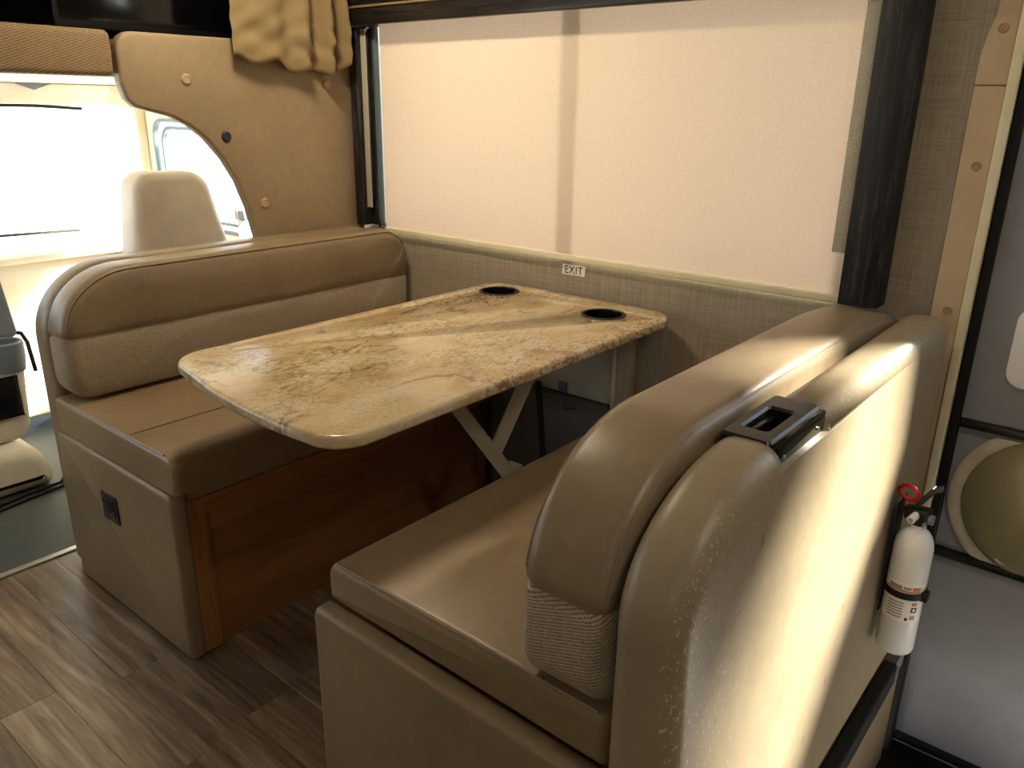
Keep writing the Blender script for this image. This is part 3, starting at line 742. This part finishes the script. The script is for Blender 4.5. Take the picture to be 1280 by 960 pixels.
# curtain
def build_curtain():
    bm = B(); ny, nz = 110, 40
    y0, y1 = -.522, -.108
    for i in range(ny+1):
        s = i/ny; y = y0+(y1-y0)*s
        zb = 1.402-.022*s-.02*math.sin(s*9)**2-(.012 if s > .36 else 0)*min(1, (s-.36)*14 if s > .36 else 0)+(.028*max(0, (s-.86)/.14))
        for k in range(nz+1):
            h = k/nz; z = zb+(2.04-zb)*h
            amp = .004+.020*max(0, min(1, (s-.30)*2.2))
            f = amp*math.sin(5+s*s*19+s*3+h*1.6)+.006*math.sin(s*37+h*4+1)*max(0, s-.4)
            crump = .016*math.exp(-((s-.70)/.16)**2-((z-1.435)/.045)**2)*math.sin(z*85+s*26)
            crump += .007*math.sin(z*62+s*9)*math.exp(-((s-.22)/.2)**2-((z-1.46)/.07)**2)+.004*math.sin(z*95-s*21)*math.exp(-((z-1.47)/.08)**2)
            bm.verts.new((-1.560+f+crump+.010*h, y+.010*math.sin(h*9+s*7)*s*(1-h), z))
    bm.verts.ensure_lookup_table(); q = nz+1
    for i in range(ny):
        for k in range(nz):
            a = i*q+k; bm.faces.new((bm.verts[a], bm.verts[a+q], bm.verts[a+q+1], bm.verts[a+1]))
    o = link('curtain', bm, 'khaki', None, 0)
    for p in o.data.polygons: p.use_smooth = True
    md = o.modifiers.new('thickness', 'SOLIDIFY'); md.thickness = .003
    tag(o, 'gathered khaki curtain hanging beside the black window valance', 'curtain')
build_curtain()

# EXIT label
def build_exit():
    l = bxo('exit_label', 'paper', None, -.722, -.640, -.0022, -.0006, .792, .823, .0004); tag(l, 'small white EXIT sticker on the wall under the shade', 'sign')
    cu = bpy.data.curves.new('exit_text', 'FONT'); cu.body = 'EXIT'; cu.size = .034; cu.extrude = .0002; cu.align_x = 'CENTER'; cu.align_y = 'CENTER'; cu.space_character = 1.15
    tmp = bpy.data.objects.new('tmp', cu); COL.objects.link(tmp)
    me = bpy.data.meshes.new_from_object(tmp.evaluated_get(bpy.context.evaluated_depsgraph_get())); bpy.data.objects.remove(tmp)
    me.materials.clear(); me.materials.append(M['ink'])
    me.transform(Matrix.Translation((-.681, -.0025, .8075)) @ Matrix.Rotation(math.pi/2, 4, 'X') @ Matrix.Diagonal((.86, 1, 1, 1)))
    o = bpy.data.objects.new('lettering', me); COL.objects.link(o); o.parent = l
build_exit()

# ================================================================== fire extinguisher
def build_extinguisher():
    cx, cy, r = .4165, -.20, .040
    e = thing('fire_extinguisher', (cx, cy, .11), 'white fire extinguisher strapped to the worn seat back by the door', 'extinguisher')
    body = [(0, .112), (.030, .112), (.037, .116), (r, .124), (r, .365)]
    for k in range(1, 9):
        t = k/8*math.pi/2; body.append((.013+(r-.013)*math.cos(t), .365+.052*math.sin(t)))
    body += [(.013, .428), (0, .428)]
    latheo('cylinder', 'white', e, body, (cx, cy, 0), 40)
    latheo('valve_collar', 'black', e, [(0, .428), (.016, .428), (.019, .433), (.019, .452), (.014, .462), (0, .462)], (cx, cy, 0), 24)
    vb = baro('valve_body', 'black', e, (cx-.028, cy+.004, .448), (cx+.022, cy-.004, .456), .026, .024)
    baro('lever', 'black', e, (cx-.012, cy, .462), (cx+.022, cy-.012, .522), .016, .010)
    baro('lever_tip', 'black', e, (cx+.020, cy-.012, .518), (cx+.034, cy-.014, .527), .016, .009)
    latheo('gauge', 'frame_grey', e, [(.011, 0), (.011, .010), (.009, .012), (0, .012)], (cx+.019, cy-.008, .448), 20, 'x')
    tubeo('nozzle', 'white', e, [(cx-.004, cy-.010, .452), (cx-.010, cy-.034, .446)], .0085, 14)
    tubeo('nozzle_bore', 'print_grey', e, [(cx-.0098, cy-.0335, .4462), (cx-.0102, cy-.0346, .4459)], .0055, 12)
    pin = []
    for k in range(25):
        t = 2*math.pi*k/24; pin.append((cx-.030+.020*math.cos(t), cy+.004-.008*math.cos(t), .490+.015*math.sin(t)*(1.15 if math.cos(t) > 0 else 1)))
    tubeo('safety_ring', 'red', e, pin, .0046, 8)
    # strap round the cylinder and bracket against the seat back
    latheo('strap', 'rubber', e, [(r+.0005, .262), (r+.0035, .262), (r+.0035, .277), (r+.0005, .277), (r+.0005, .262)], (cx, cy, 0), 40)
    bxo('strap_buckle', 'rubber', e, cx+.034, cx+.050, cy-.020, cy+.004, .258, .280, .003)
    bxo('bracket', 'rubber', e, .3735, .3763, cy-.02, cy+.045, .20, .47, .001)
    # label wrapped on the front
    def wrap(name, mat, a0, a1, z0, z1, d, parent):
        bm = B(); n = 14; rows = []
        for z in (z0, z1):
            rows.append([bm.verts.new((cx+(r+d)*math.cos(a0+(a1-a0)*k/n), cy+(r+d)*math.sin(a0+(a1-a0)*k/n), z)) for k in range(n+1)])
        for k in range(n): bm.faces.new((rows[0][k], rows[0][k+1], rows[1][k+1], rows[1][k]))
        return link(name, bm, mat, parent, 60)
    R_ = math.radians
    lb = wrap('label', 'paper', R_(-150), R_(-15), .205, .300, .0004, e)
    wrap('print', 'print_red', R_(-140), R_(-30), .279, .283, .0007, lb)
    wrap('print', 'print_grey', R_(-128), R_(-88), .284, .293, .0007, lb); wrap('print', 'print_grey', R_(-84), R_(-62), .285, .292, .0007, lb)
    wrap('print', 'print_red', R_(-58), R_(-34), .284, .293, .0007, lb)
    for k in range(6): wrap('print', 'print_grey', R_(-122), R_(-76), .249-.007*k, .2525-.007*k, .0007, lb)
    wrap('print', 'ink', R_(-52), R_(-34), .230, .243, .0007, lb); wrap('print', 'paper', R_(-47), R_(-39), .233, .240, .0009, lb)
    wrap('print', 'print_red', R_(-52), R_(-36), .247, .255, .0007, lb); wrap('print', 'ink', R_(-66), R_(-58), .209, .217, .0007, lb); wrap('print', 'print_grey', R_(-52), R_(-36), .212, .222, .0007, lb)
    e.location += Vector((-.0045, -.12, .078)); e.scale = (.94, .94, .94)
build_extinguisher()

# ================================================================== ceiling lamps
def ceiling_lamp(x, y, power, label, col=(1, .84, .62)):
    t = thing('ceiling_light', (x, y, 2.06), label, 'lamp')
    bxo('housing', 'white', t, x-.16, x+.16, y-.07, y+.07, 2.035, 2.059, .008)
    bxo('lens', 'lamp', t, x-.145, x+.145, y-.055, y+.055, 2.026, 2.0345, .004)
    ld = bpy.data.lights.new('lamp_glow', 'AREA'); ld.shape = 'RECTANGLE'; ld.size = .27; ld.size_y = .10; ld.energy = power; ld.color = col
    lo = bpy.data.objects.new('lamp_glow', ld); COL.objects.link(lo); lo.parent = t; lo.location = (0, 0, -.04)
ceiling_lamp(-1.10, -.72, 11, 'warm ceiling light above the dinette table')
ceiling_lamp(1.2, -1.3, 5, 'added unseen ceiling light, neutral, brightening the entry side', (1, .92, .80))  # second lamp, out of view, added to lift the door side
